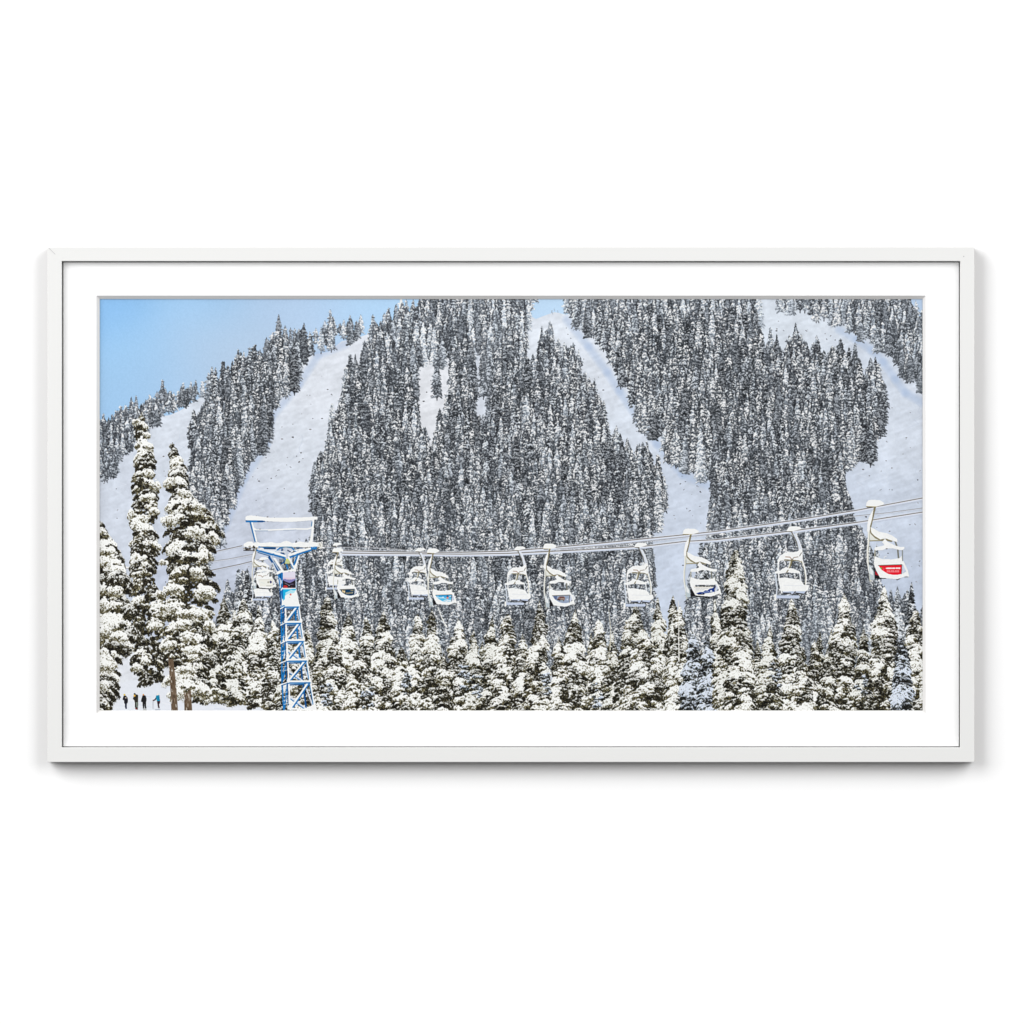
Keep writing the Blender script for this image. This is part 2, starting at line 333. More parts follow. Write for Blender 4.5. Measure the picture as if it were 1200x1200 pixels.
def chair_rear(cv, gx, gy, sx, sy, panel, tag):
    k = 10.91
    def T(*p): return [(gx + (x - 235) / k * sx, gy + (y - 150) / k * sy) for x, y in p]
    w = (sx + sy) / 2 / k
    # bracket and arm
    cv.cur = tag('hanger')
    cv.poly(T((155,455),(172,590),(320,590),(370,570),(235,545),(185,500)), (228,229,222))
    cv.line(T((165,588),(310,582)), 12*w, (150,142,112))
    cv.line(T((232,150),(172,405),(152,470),(152,600)), 26*w, BRN, 20*w)
    cv.line(T((152,470),(150,600),(137,700),(137,850),(165,1000),(172,1100)), 22*w, (206,205,190))
    cv.line(T((146,470),(144,600),(131,700),(131,850),(158,1000)), 13*w, (243,243,238))
    cv.line(T((165,430),(185,490),(240,545),(310,577),(375,572),(440,590)), 24*w, BRN)
    cv.line(T((490,595),(522,690),(533,810)), 19*w, (120,120,110))
    cv.poly(T((150,880),(215,975),(228,1085),(168,1090)), (186,198,204)); cv.poly(T((158,900),(205,980),(205,1030),(170,1010)), (232,235,236))
    cv.cur = tag('snow_cap')
    cv.poly(T((120,150),(130,160),(198,160),(205,145),(120,140)), (60,52,40))
    cv.poly(T((115,138),(122,98),(148,68),(180,63),(285,65),(318,82),(352,104),(330,128),(250,150),(120,146)), SNOW)
    cv.line(T((120,147),(250,150)), 8*w, (196,186,150))
    cv.poly(T((212,185),(196,300),(168,400),(165,470),(128,470),(132,380),(150,290),(192,215)), SNOW)
    cv.poly(T((175,412),(215,430),(280,470),(390,492),(450,520),(515,565),(520,600),(500,600),(430,580),(365,556),(300,572),(225,525),(182,480)), SNOW, var=.04)
    # seat, back and the snow on them
    cv.cur = tag('seat_frame')
    cv.poly(T((228,950),(232,1075),(380,1072),(330,1040),(290,1045)), (22,20,24))
    if panel == 'red': cv.poly(T((232,965),(285,1035),(232,1022)), (170,30,45))
    if panel in ('mountain', 'plain'): cv.poly(T((300,1050),(560,1060),(560,1090),(300,1085)), (34,34,38))
    cv.line(T((515,1080),(545,1065)), 22*w, (40,38,38))
    cv.line(T((232,700),(226,860)), 15*w, (168,166,150)); cv.line(T((583,700),(583,840)), 13*w, (140,144,140))
    if panel != 'plain': cv.line(T((345,825),(350,795),(378,785)), 9*w, (235,238,240))
    cv.poly(T((585,890),(632,955),(575,1015)), (205,212,230))
    cv.line(T((590,860),(640,970),(655,1040)), 26*w, (240,241,240))
    cv.line(T((610,1052),(655,1050)), 8*w, (150,146,136))
    cv.cur = tag('seat_snow')
    cv.poly(T((322,605),(340,580),(360,558),(392,598),(480,645),(560,668),(606,665),(606,690),(590,705),(540,705),(460,686),(380,684),(330,708),(240,710),(222,700),(235,668),(330,652),(350,640)), SNOW, var=.03)
    cv.poly(T((228,785),(330,822),(450,825),(550,808),(572,775),(582,862),(605,890),(560,905),(280,905),(320,960),(400,1008),(480,1022),(575,1012),(650,970),(660,1010),(650,1030),(600,1050),(520,1080),(420,1072),(296,1062),(268,1010),(228,925),(215,870)), SNOW, var=.03)
    cv.cur = tag('advert_panel')
    P = [(275,903),(576,893),(570,1012),(520,1022),(460,1022),(398,1010),(320,962)]
    if panel == 'plain': P = [(280,880),(590,880),(590,1030),(300,1030)]
    if panel == 'mountain': P = [(278,935),(572,935),(572,1030),(330,1060),(290,1040)]
    cv.poly(T(*P), dict(red=(228,22,42), blue=(86,184,226), dark=(14,58,92), grey=(150,164,188), mountain=(238,238,235), plain=(236,236,228))[panel])
    edge = (90, 86, 70) if panel not in ('plain', 'mountain') else (206, 200, 184)
    cv.line(T(P[0], P[1]), 9*w, edge); cv.line(T(P[1], P[2]), 7*w, edge)
    if panel == 'red':
        cv.dot(*T((310,938))[0], 11*w, (90,180,60)); cv.line(T((330,935),(352,945)), 6*w, (236,120,120)); cv.line(T((326,965),(345,958)), 7*w, (240,150,150))
        for i in range(10): cv.poly(T((374+i*11.5,930),(384+i*11.5,929),(384+i*11.5,950),(374+i*11.5,951)), (246,232,228) if i % 3 else (240,214,210))
        for i in range(5): cv.poly(T((495+i*12,928),(505+i*12,928),(505+i*12,948),(495+i*12,948)), (236,170,165) if i < 1 else (248,238,232))
        cv.line(T((374,940),(488,939)), 13*w, (248,240,236)); cv.line(T((505,938),(552,937)), 12*w, (248,240,236))
        x = 382
        for ch in '250.635.7178':
            if ch == '.': cv.dot(*T((x+1,987))[0], 3*w, (250,225,220)); x += 7
            else:
                cv.line(T((x+3,969),(x+9,969),(x+5,978),(x+8,987),(x+2,988)), 4.6*w, (250,228,222)); x += 14.6
    elif panel == 'blue':
        cv.poly(T((282,908),(560,900),(560,930),(300,935)), (42,162,222)); cv.line(T((318,915),(322,975)), 14*w, (205,232,245))
        cv.line(T((340,950),(385,950)), 26*w, (170,215,238)); cv.line(T((405,945),(420,945)), 30*w, (205,232,245)); cv.line(T((440,965),(540,1000)), 14*w, (190,225,240))
        cv.dot(*T((498,925))[0], 18*w, (24,56,120)); cv.dot(*T((498,952))[0], 19*w, (232,140,120)); cv.dot(*T((545,925))[0], 14*w, (215,215,205)); cv.line(T((540,940),(565,940)), 10*w, (60,120,180))
        cv.poly(T((400,1000),(560,985),(560,1012),(470,1020)), (215,232,242))
    elif panel == 'dark':
        cv.poly(T((300,912),(388,905),(388,1000),(340,970)), (120,108,84)); cv.dot(*T((332,940))[0], 16*w, (214,190,150), 24*w); cv.dot(*T((366,948))[0], 17*w, (236,216,170), 20*w)
        cv.poly(T((395,960),(555,955),(545,985),(400,1000)), (128,124,106)); cv.poly(T((480,915),(560,905),(560,935),(510,940)), (128,124,106)); cv.dot(*T((530,965))[0], 8*w, (190,195,190))
    elif panel == 'grey':
        cv.poly(T((290,912),(360,905),(350,970),(320,960)), (90,104,140)); cv.poly(T((355,960),(400,915),(470,912),(500,935),(490,975),(400,985)), (140,112,104)); cv.line(T((370,965),(470,985)), 20*w, (62,48,48))
        cv.line(T((410,930),(470,930)), 16*w, (96,62,62)); cv.line(T((430,950),(480,955)), 12*w, (170,156,140)); cv.dot(*T((535,965))[0], 14*w, (210,215,225)); cv.line(T((420,975),(460,985)), 16*w, (150,170,178))
    elif panel == 'mountain':
        cv.poly(T((310,1030),(360,1010),(405,1012),(440,985),(470,990),(500,960),(535,955),(552,945),(566,920),(572,1005),(500,1020),(420,1030),(330,1040)), (14,50,128))
        cv.poly(T((500,1008),(512,985),(524,980),(545,1006)), (244,246,250)); cv.line(T((415,1015),(490,1004)), 12*w, (150,165,205))
        for yy_, xa, xb in ((955,302,480),(978,302,420)):
            for xx_ in np.arange(xa, xb, 9): 
                if rng.rand() < .85: cv.line(T((xx_,yy_),(xx_+5,yy_)), 6*w, (186,186,190))
        cv.poly(T((325,1040),(430,1032),(420,1048),(335,1050)), (30,28,34)); cv.line(T((572,950),(582,930)), 16*w, (50,44,60))
    else:
        cv.dot(*T((492,935))[0], 22*w, (166,164,150)); cv.dot(*T((545,932))[0], 24*w, (60,60,110), 30*w); cv.line(T((330,940),(400,960)), 16*w, (222,228,224)); cv.line(T((450,1020),(560,1020)), 8*w, (120,120,110))

def chair_front(cv, gx, gy, sx, sy, tag):
    k = 12.
    def T(*p): return [(gx + (x - 335) / k * sx, gy + (y - 150) / k * sy) for x, y in p]
    w = (sx + sy) / 2 / k
    cv.cur = tag('hanger')
    cv.line(T((335,155),(395,270),(445,410)), 16*w, (110,108,100))
    cv.poly(T((355,178),(400,185),(450,280),(492,400),(495,480),(442,420),(415,300)), (216,222,232))
    cv.line(T((400,190),(445,280),(485,400),(490,470)), 9*w, (240,242,244))
    cv.line(T((108,740),(135,950),(122,1100)), 22*w, (206,214,224)); cv.line(T((452,740),(472,870)), 20*w, (226,231,236))
    cv.line(T((240,555),(350,560),(440,560),(490,590)), 16*w, BRN)
    cv.cur = tag('snow_cap')
    cv.line(T((280,152),(345,158)), 14*w, (96,90,80))
    cv.poly(T((268,140),(290,105),(325,80),(450,84),(475,105),(475,122),(350,152),(275,150)), SNOW)
    cv.cur = tag('seat_frame')
    cv.poly(T((145,800),(165,800),(210,1020),(190,1020)), (230,234,238))
    cv.line(T((140,1075),(430,1075)), 44*w, (196,207,228)); cv.poly(T((215,990),(545,995),(520,1035),(215,1028)), (190,202,224))
    cv.line(T((222,1022),(325,1024)), 15*w, (44,42,44)); cv.line(T((395,1022),(510,1038)), 15*w, (44,42,44)); cv.line(T((355,1050),(395,995)), 12*w, (70,66,66)); cv.line(T((525,1030),(550,995)), 14*w, (60,58,60))
    cv.line(T((110,1050),(110,1112)), 30*w, (238,238,234))
    cv.cur = tag('hoop')
    cv.poly(T((148,590),(150,545),(172,500),(240,452),(300,442),(360,445),(425,432),(460,398),(490,420),(497,520),(500,590),(440,562),(350,552),(240,548),(180,570),(160,600)), SNOW, var=.03)
    cv.line(T((152,570),(150,700),(165,850),(200,1020)), 20*w, SNOW)
    cv.line(T((484,570),(522,700),(536,800),(532,900)), 12*w, (186,182,160)); cv.line(T((492,560),(532,700),(546,800),(541,900)), 18*w, SNOW)
    cv.line(T((255,512),(315,516),(345,550)), 12*w, (170,140,124)); cv.line(T((430,512),(370,522),(350,548)), 12*w, (160,150,140)); cv.line(T((478,455),(452,500)), 9*w, (90,86,76))
    cv.line(T((345,550),(325,630),(280,722)), 22*w, BRN); cv.line(T((318,575),(305,640),(288,680)), 17*w, (232,232,222))
    cv.cur = tag('seat_snow')
    cv.poly(T((98,720),(180,702),(262,650),(300,675),(330,668),(445,710),(468,742),(350,742),(290,730),(180,752),(108,748)), SNOW)
    cv.line(T((290,700),(270,730)), 14*w, BRN)
    cv.poly(T((162,812),(240,800),(330,815),(440,830),(490,862),(512,908),(572,908),(578,968),(545,995),(300,998),(212,1000),(196,975),(176,900)), SNOW, var=.04)
    cv.line(T((230,912),(400,918),(500,915)), 7*w, (222,226,232))

def tower(cv, tag):
    def T(*p): return [(280 + x / 12., 595 + y / 12.) for x, y in p]
    def U(*p): return [(300 + x / 12., 735 + y / 12.) for x, y in p]
    W = lambda v: v / 12.
    r = np.random.RandomState(5)
    # lattice mast: back frame first
    cv.cur = tag('mast')
    ys = [709.8, 729, 750.4, 773.3, 798.8, 832]
    fl = lambda y: np.interp(y, [709, 735, 750, 772, 798, 832], [333.3, 334.2, 334.8, 336, 337.2, 338.9])   # front left leg
    fr = lambda y: np.interp(y, [709, 735, 750, 772, 798, 832], [350.2, 353.6, 356, 359.4, 363.6, 369.4])
    bl = lambda y: np.interp(y, [709, 735, 750, 772, 798, 832], [328.4, 328.8, 329.0, 329.2, 329.4, 331.6])
    br = lambda y: np.interp(y, [709, 735, 750, 772, 798, 832], [345.5, 347.5, 349, 351.5, 354.5, 359])
    for a, b in zip(ys[:-1], ys[1:]):
        cv.line([(fl(a) + 2, a + 2.2), (br(a) + 1, a + 1.8)], 2.2, (222, 228, 238)); cv.line([(fl(a) + 2, a + 4.2), (br(a) + 1, a + 3.6)], 1.4, DBLUE)
        cv.line([(br(a) + .4, a + 4), (br(b) - .8, b - 2)], 2.0, BLUE if r.rand() < .5 else DBLUE)
        cv.line([(br(a) + 3, a + 6), (fr(b) - 3, b - 4)], 2.0, (206, 214, 226))
        if b > 770: cv.line([(fl(b) + 1, a + (b - a) * .55), (br(b) - 1, b - 1)], 2.1, (216, 222, 232)); cv.line([(fl(b) + 1, a + (b - a) * .62), (br(b) - 3, b - 1)], 1.0, BLUE)
        # left face with its ladder
        cv.poly([(bl(a), a), (fl(a) - 1, a), (fl(b) - 3.5, b), (bl(b), b)], (150, 172, 200), alpha=.0)
        cv.line([(bl(a) + .6, a + 2), (bl(b) + .5, b)], 1.9, BLUE); cv.line([(fl(a) - .6, a + 1), (bl(b) + 1.2, b - 1)], 1.9, BLUE if a > 720 else DBLUE)
        cv.line([(fl(a) - 1.0, a), (fl(b) - 1.7, b)], 1.2, DBLUE)
        for y in np.arange(a + 4, b - 2, 4.6): cv.line([(bl(y) + 1, y), (fl(y) - 1.5, y - .8)], .7, (206, 216, 230) if r.rand() < .5 else BLUE)
    for a, b in zip(ys[:-1], ys[1:]):
        cv.line([(fl(a) + .7, a), (fl(b) + .7, b)], 1.9, SNOW); cv.line([(fr(a) - .6, a), (fr(b) - .6, b)], 1.8, SNOW); cv.line([(fr(a) - 1.9, a), (fr(b) - 1.9, b)], .8, BLUE)
        cv.line([(fl(b) + 2.2, b - .6), (fr(a) - 2.5, a + 2.7)], 2.5, BLUE); cv.line([(fl(b) + 1.0, b - 1.6), (fr(a) - 3.4, a + 1.8)], 2.1, SNOW)
    for j, a in enumerate(ys[:-1]):
        cv.line([(bl(a) - .3, a + 3.8), (fl(a) + .5, a + .8)], 1.5, SNOW)
        cv.line([(fl(a) - .4, a + 2.0), (fr(a) - 1, a + 1.8)], 1.7, BLUE); cv.line([(bl(a), a + 5), (fl(a), a + 2.2)], 1.0, DBLUE)
        cv.line([(fl(a) + .5, a), (fr(a) + .1, a - .2)], 2.3, SNOW)
        if j: cv.dot(fl(a) + .3, a - .8, 1.9, SNOW, 2.6); cv.dot(fr(a) - .7, a - 1.6, 1.8, SNOW, 2.6)
    cv.poly(U((435,1165),(440,1110),(480,1080),(505,1135),(600,1150),(690,1145),(790,1100),(820,1070),(850,1150),(850,1180)), SNOW)
    # upper mast
    cv.poly(T((540,925),(612,915),(620,1160),(640,1380),(600,1400),(575,1200)), BLUE); cv.line(T((575,930),(590,1120)), 1.4, DBLUE); cv.line(T((560,990),(600,1060)), .9, (190,205,225)); cv.line(T((570,1120),(600,1020)), .9, (210,218,230))
    cv.line(T((565,1180),(610,1130)), 1.6, SNOW); cv.line(T((580,1200),(610,1380)), .9, (200,212,230))
    cv.line(T((570,1150),(590,1370)), 1.6, DBLUE); cv.line(T((573,1000),(580,1130)), 1.0, (214,222,234))
    cv.line(T((700,1000),(795,1000),(800,1130)), 1.2, (170,186,206))
    # poster boards on the mast
    cv.cur = tag('sign_board')
    cv.poly(T((612,905),(785,900),(790,1005),(612,1010)), (224, 219, 234)); cv.poly(T((612,985),(788,985),(788,1010),(612,1015)), (222,204,222))
    cv.poly(T((612,1010),(640,1000),(690,1020),(740,1010),(788,1000),(788,1080),(612,1080)), (132,128,182))
    cv.poly(T((612,1020),(660,1045),(710,1062),(760,1035),(788,1015),(788,1128),(612,1128)), (34,30,38)); cv.line(T((640,1060),(690,1085)), .6, (150,140,160)); cv.line(T((720,1080),(760,1075)), .8, (120,110,140)); cv.dot(*T((700,1095))[0], .6, (190,190,210))
    cv.poly(T((620,1095),(655,1090),(680,1108),(680,1128),(620,1128)), (190,44,44)); cv.dot(*T((735,1118))[0], .5, (180,60,50))
    cv.line(T((615,1137),(790,1137)), 1.3, (226,228,234)); cv.poly(T((615,1145),(800,1142),(812,1200),(850,1370),(605,1370),(600,1330),(625,1290)), SNOW, var=.02)
    cv.poly(T((615,1148),(800,1145),(790,1165),(720,1160),(660,1190),(650,1230),(640,1240),(638,1290),(615,1310)), (22,178,226)); cv.poly(T((650,1195),(720,1162),(790,1170),(770,1200),(680,1215),(650,1240)), (176,226,238))
    cv.dot(*T((722,1222))[0], .8, (214,84,66), 1.2); cv.dot(*T((704,1226))[0], .5, (130,160,200)); cv.dot(*T((708,1262))[0], .5, (170,176,170)); cv.line(T((610,1290),(600,1370)), 1.2, SNOW)
    # head of the tower
    cv.cur = tag('crosshead')
    cv.line(T((655,540),(662,720)), 1.6, (208,216,226)); cv.line(T((600,580),(590,640),(630,655)), 1.3, DBLUE); cv.line(T((680,600),(750,640)), 1.2, (60,72,98)); cv.line(T((690,660),(760,600)), .9, SNOW)
    cv.line(T((470,655),(560,572),(640,546),(735,560),(790,610),(822,655)), 1.7, BLUE); cv.line(T((462,640),(552,560)), 1.0, SNOW); cv.line(T((800,600),(830,640)), 1.0, SNOW)
    cv.line(T((300,580),(480,628),(640,680)), 2.6, SNOW); cv.line(T((250,600),(440,655),(630,702)), 1.9, BLUE); cv.line(T((260,630),(430,680)), .8, DBLUE)
    cv.line(T((700,668),(850,615),(1000,572)), 2.6, SNOW); cv.line(T((705,700),(850,648),(1010,596)), 1.8, BLUE)
    cv.line(T((425,700),(470,760),(560,890)), 3.4, DBLUE); cv.line(T((440,690),(560,880)), 1.0, (206,216,230)); cv.line(T((480,690),(605,885)), 2.5, SNOW); cv.line(T((470,780),(535,930)), 1.5, (214,220,228))
    cv.line(T((470,690),(600,720)), 1.5, (160,178,204)); cv.line(T((640,760),(590,790)), 1.5, DBLUE)
    cv.line(T((640,720),(680,860)), 1.7, BLUE); cv.line(T((730,800),(760,855)), 1.4, BLUE); cv.line(T((692,700),(775,850)), 2.3, SNOW); cv.line(T((815,685),(768,800)), 2.0, BLUE); cv.line(T((838,685),(785,850)), 2.1, SNOW)
    cv.poly(T((645,745),(680,712),(715,760),(705,792),(640,790)), (196,204,150)); cv.dot(*T((672,730))[0], 1.0, (226,236,60)); cv.line(T((640,790),(710,790)), .5, (110,110,70))
    cv.poly(T((515,930),(540,895),(600,870),(640,890),(690,880),(760,860),(795,860),(800,895),(700,900),(610,915),(545,950)), SNOW); cv.line(T((525,955),(600,915)), .8, DBLUE)
    cv.cur = tag('cross_arm')
    cv.poly(T((270,545),(510,555),(515,585),(350,583),(330,560),(270,560)), BLUE); cv.poly(T((340,560),(510,562),(512,583),(350,583)), (14,66,112)); cv.poly(T((790,560),(830,542),(885,545),(890,572),(800,572)), DBLUE)
    cv.poly(T((1000,545),(1090,543),(1092,588),(1010,585)), BLUE); cv.dot(*T((1035,562))[0], .6, (150,180,210)); cv.dot(*T((1062,560))[0], .6, (150,180,210)); cv.line(T((270,590),(440,600),(640,625)), 1.6, (222,228,236)); cv.line(T((780,598),(990,580)), 1.5, SNOW)
    cv.poly(T((55,545),(60,510),(115,478),(180,478),(200,500),(255,480),(300,498),(400,488),(450,482),(520,500),(580,495),(620,475),(660,464),(700,475),(740,497),(800,490),(850,474),(920,488),(965,492),(985,465),(1010,462),(1040,480),(1110,490),(1150,480),(1165,520),(1140,560),(1090,548),(1000,552),(900,556),(700,548),(500,548),(380,545),(300,542),(210,545),(130,560)), SNOW, var=.03)
    cv.line(T((300,548),(520,552),(700,556),(1000,560)), .55, (150,146,136))
    cv.cur = tag('sheave')
    for i in range(14): cv.dot(280 + r.uniform(62, 212) / 12, 595 + r.uniform(548, 596) / 12, r.uniform(.7, 1.5), [(72,66,58),(110,102,88),(170,166,156),(50,46,42)][i % 4], r.uniform(.7, 1.3))
    cv.line(T((60,600),(210,606)), .8, (54,50,46))
    cv.poly(T((1100,500),(1155,490),(1175,520),(1165,575),(1110,580)), (226,226,220)); cv.line(T((1130,505),(1140,540)), .6, (120,112,96)); cv.line(T((1095,575),(1120,560)), 1.3, (110,104,90))
    cv.cur = tag('top_rail')
    cv.line(T((150,190),(222,468)), 1.9, (40,110,170)); cv.line(T((174,195),(240,470)), 2.0, SNOW); cv.line(T((1040,180),(1030,330),(1012,470)), 2.5, SNOW, 3.2); cv.line(T((1022,200),(1015,255)), 1.1, (90,140,186))
    cv.line(T((200,285),(240,315),(330,318),(600,306),(800,298),(960,300),(1030,280)), 1.7, SNOW); cv.line(T((215,325),(400,325)), .6, (120,150,186)); cv.line(T((620,318),(800,310)), .4, (150,170,196))
    cv.poly(T((88,178),(350,180),(362,198),(300,206),(90,202)), DBLUE); cv.poly(T((88,178),(250,180),(250,205),(90,202)), BLUE)
    cv.poly(T((82,175),(85,130),(110,112),(160,108),(240,115),(320,128),(420,138),(600,140),(800,136),(980,132),(1080,122),(1105,135),(1095,165),(1000,178),(900,188),(700,202),(560,198),(420,192),(330,182),(240,178)), SNOW)

CAB = {
 'a': ([(401,645.5),(487,647.3),(540,647.3),(595,646),(652,641.4),(720,635),(800,627),(840,622.7),(900,614.2),(930,610),(1005,597.9),(1037,592),(1083,583.4)], .95, 1),
 'b': ([(401,648.3),(487,649),(540,649.5),(595,648.6),(646,646.2),(685,644.2),(757,640),(802,634.6),(840,632.4),(900,625.6),(930,622),(1005,612.2),(1083,600.0)], .95, 1),
 'c': ([(652,643.5),(720,638.5),(800,629.8),(845,625)], .7, 0), 'd': ([(990,606.5),(1005,604.4),(1040,601),(1083,595.2)], .7, 0),
 'e': ([(370,640.5),(440,641.5),(480,644.5)], .5, 0),
 'f': ([(249,647),(283,639.6)], .8, 0), 'g': ([(240,659),(268,655),(299,649)], .7, 0), 'h': ([(244,669),(280,661.5),(313,653.4)], .8, 0), 'i': ([(143,666),(156,666.5)], .7, 2), 'j': ([(140,678),(150,678.5)], .6, 0)}
def cables(cv, tag, which):
    for k, (pts, w, snow) in CAB.items():
        if k not in which: continue
        cv.cur = tag(k)
        if snow == 1:
            up = [(x, y + 1.6) for x, y in pts]
            cv.line(up, 2.7, (205, 213, 229)); cv.line([(x, y + .9) for x, y in pts], 1.0, (232, 235, 242)); cv.line([(x, y - 1.0) for x, y in pts], .9, (222, 226, 233), alpha=.8)
        else: cv.line([(x, y + .9) for x, y in pts], 1.0, (226, 230, 238), alpha=.6)
        if snow == 2: cv.line([(x, y - 1.0) for x, y in pts], 2., SNOW)
        cv.line(pts, w, (112, 105, 100) if w > .75 else (150, 148, 150), alpha=.9)

PEOPLE_ = None
def people(cv, tag):
    k = 17.14
    def T(*p): return [(130 + x / k, 800 + y / k) for x, y in p]
    cv.cur = tag('hat with a dark jacket and a pale patch on the back')
    cv.poly(T((222,350),(228,300),(250,265),(290,268),(318,310),(328,370),(318,412),(300,432),(300,525),(272,528),(270,440),(250,410),(250,360)), (26,26,36)); cv.line(T((284,440),(292,520)), 1.6, (34,40,72)); cv.dot(*T((284,310))[0], 1.0, (176,164,150)); cv.dot(*T((258,250))[0], 1.1, (226,190,60), .9)
    cv.cur = tag('b')
    cv.poly(T((425,335),(445,285),(490,240),(530,255),(532,400),(525,540),(480,542),(468,480),(465,380),(440,340)), (44,40,34)); cv.poly(T((475,400),(528,395),(520,500),(485,500)), (120,130,120)); cv.line(T((480,410),(490,500)), .8, (30,30,28)); cv.dot(*T((462,235))[0], 1.1, (40,36,32)); cv.dot(*T((460,268))[0], 1.1, (224,178,80), 1.3); cv.line(T((485,520),(510,540)), 1.2, (130,34,34))
    cv.cur = tag('c')
    cv.poly(T((602,330),(618,270),(650,255),(682,268),(702,330),(692,395),(695,528),(672,528),(660,440),(650,528),(628,525),(622,400),(600,390),(590,380)), (28,28,30)); cv.dot(*T((638,250))[0], .9, (214,140,70)); cv.line(T((640,550),(695,553)), .8, (150,150,140))
    cv.cur = tag('d')
    cv.line(T((832,370),(830,530)), .35, (150,150,160)); cv.line(T((895,315),(872,350),(838,366)), 1.3, (36,30,46)); cv.dot(*T((832,358))[0], .6, (190,150,130))
    cv.poly(T((910,372),(976,372),(968,420),(950,445),(965,512),(935,515),(925,450)), (52,26,38)); cv.poly(T((888,300),(897,262),(958,258),(968,330),(972,375),(912,378)), (20,136,172)); cv.dot(*T((925,238))[0], 1.3, (236,234,230)); cv.line(T((935,300),(945,340)), 1.0, (14,110,150)); cv.line(T((880,545),(972,548)), .9, (176,182,196)); cv.line(T((940,520),(965,530)), .9, (210,214,220))

# near trees: kind, profile, palette, bough width, bough height, snow, gap, seed, label
T1 = [(484,163,166),(492,158,171),(502,154,173),(515,155,170),(522,160,176),(535,156,182),(548,153,181),(560,151,180),(572,152,184),(585,152,188),(600,150,186),(615,150,184),(632,148,186),(650,147,186),(668,150,184),(690,150,190),(710,146,200),(735,147,200),(760,147,200),(780,150,202),(800,160,196)]
T2 = [(520,198,204),(530,197,209),(545,198,218),(558,194,219),(572,190,220),(584,194,228),(596,199,243),(606,192,252),(616,186,257),(628,186,260),(640,190,256),(655,187,246),(668,186,250),(685,186,256),(698,188,255),(712,184,248),(735,184,254),(755,186,252),(775,190,252),(795,194,250),(812,205,246)]
T3 = [(612,112,120),(628,108,131),(645,108,140),(655,108,146),(668,108,151),(685,108,152),(700,108,153),(722,106,160),(742,106,166),(756,106,150),(768,106,142),(782,106,139),(800,106,138),(812,106,133),(820,106,130),(840,106,130)]
NEAR = []
def N(prof, P, bw, bh, snow=1.0, gap=0.0, trunk=None, label='', dens=1.0): NEAR.append((prof, P, bw, bh, snow, gap, trunk, label, dens))
r_ = np.random.RandomState(11)
# back row between the named trees
for x in np.arange(236, 330, 7.5): N(cone(x + r_.uniform(-3, 3), r_.uniform(716, 755), 822, r_.uniform(9, 13)), OLIVE, 4.2, 2.5, .55, .05)
for x in np.arange(360, 700, 8.5): N(cone(x + r_.uniform(-4, 4), r_.uniform(742, 785), 845, r_.uniform(11, 16)), OLIVE, 4.6, 2.7, .45, .02)
for x in np.arange(700, 1090, 8.5): N(cone(x + r_.uniform(-4, 4), r_.uniform(738, 785), 845, r_.uniform(11, 16)), OLIVE if r_.rand() < .7 else COOL, 4.6, 2.7, .45, .02)
NBACK = len(NEAR)
for ax, ay, hw, bot, P, sn in [(262,700,17,816,WARM,1.15),(285,702,19,822,WARM,1.1),(302,712,17,828,WARM,1.2),(319,728,15,834,WARM,1.1),(333,732,13,840,OLIVE,1.0),(345,742,14,845,WARM,1.1),(275,722,15,820,OLIVE,.9),(250,730,14,812,OLIVE,1.0),
    (383,700,22,845,OLIVE,.85),(408,720,24,845,WARM,1.0),(428,724,17,845,WARM,.9),(449,717,21,845,WARM,.95),(359,738,13,845,WARM,1.1),(392,748,20,845,WARM,1.15),(420,760,20,845,WARM,.95),(373,775,15,845,WARM,1.1),
    (489,721,19,845,WARM,1.3),(506,716,15,845,WARM,1.2),(537,727,23,845,WARM,1.1),(555,740,18,845,OLIVE,.75),(577,724,15,845,OLIVE,1.0),(595,721,21,845,WARM,1.25),(612,745,14,845,WARM,1.0),(470,760,14,845,WARM,1.2),(520,770,16,845,WARM,.9),
    (632,706,18,845,WARM,1.0),(674,716,23,845,WARM,1.15),(655,748,14,845,WARM,1.2),(702,728,15,845,WARM,1.15),(718,742,16,845,OLIVE,1.0),(745,708,30,845,OLIVE,.7),(771,702,16,845,OLIVE,.85),(757,745,30,845,WARM,1.05),
    (789,700,13,845,OLIVE,.8),(797,712,16,845,WARM,1.1),(812,742,18,845,COOL,1.15),(838,703,15,845,OLIVE,1.0),(829,745,14,845,COOL,1.2),
    (863,645,28,845,OLIVE,.95),(868,742,24,845,WARM,1.3),(928,702,25,845,WARM,1.1),(903,736,18,845,OLIVE,.8),(955,752,14,845,WARM,1.3),(990,697,27,845,WARM,1.0),(1037,688,25,845,WARM,1.05),(1013,738,15,845,OLIVE,1.0),(1074,716,20,845,WARM,1.1),(1058,745,15,845,COOL,1.1),(940,775,18,845,WARM,.95),(970,762,17,845,OLIVE,1.0)]:
    pr = cone(ax, ay, bot, hw * 1.0, r_.uniform(.5, .72), r_.uniform(-3, 3), 12, r_.choice([.8, .8, 2.5]) if hw > 13 else .8)
    pr = [(y, l + r_.uniform(-2.4, 2.4) * (i > 0), q + r_.uniform(-2.4, 2.4) * (i > 0)) for i, (y, l, q) in enumerate(pr)]
    N(pr, P, 5.2, 2.9, sn, 0.02, None)
NEAR_MID = len(NEAR)
T1 = [(y, l + 1.5 + (q - l) * .04, q - (q - l) * .06) for y, l, q in T1]; T2 = [(y, l + (q - l) * .05, q) for y, l, q in T2]
N(T1, WARM, 8.0, 4.6, .6, .24, None, 'tall', .62); N(T2, WARM, 9.5, 5.2, .85, .24, None, 'wide', .62); N(T3, WARM, 11.0, 6.4, 1.25, .10, None, 'edge', .85)

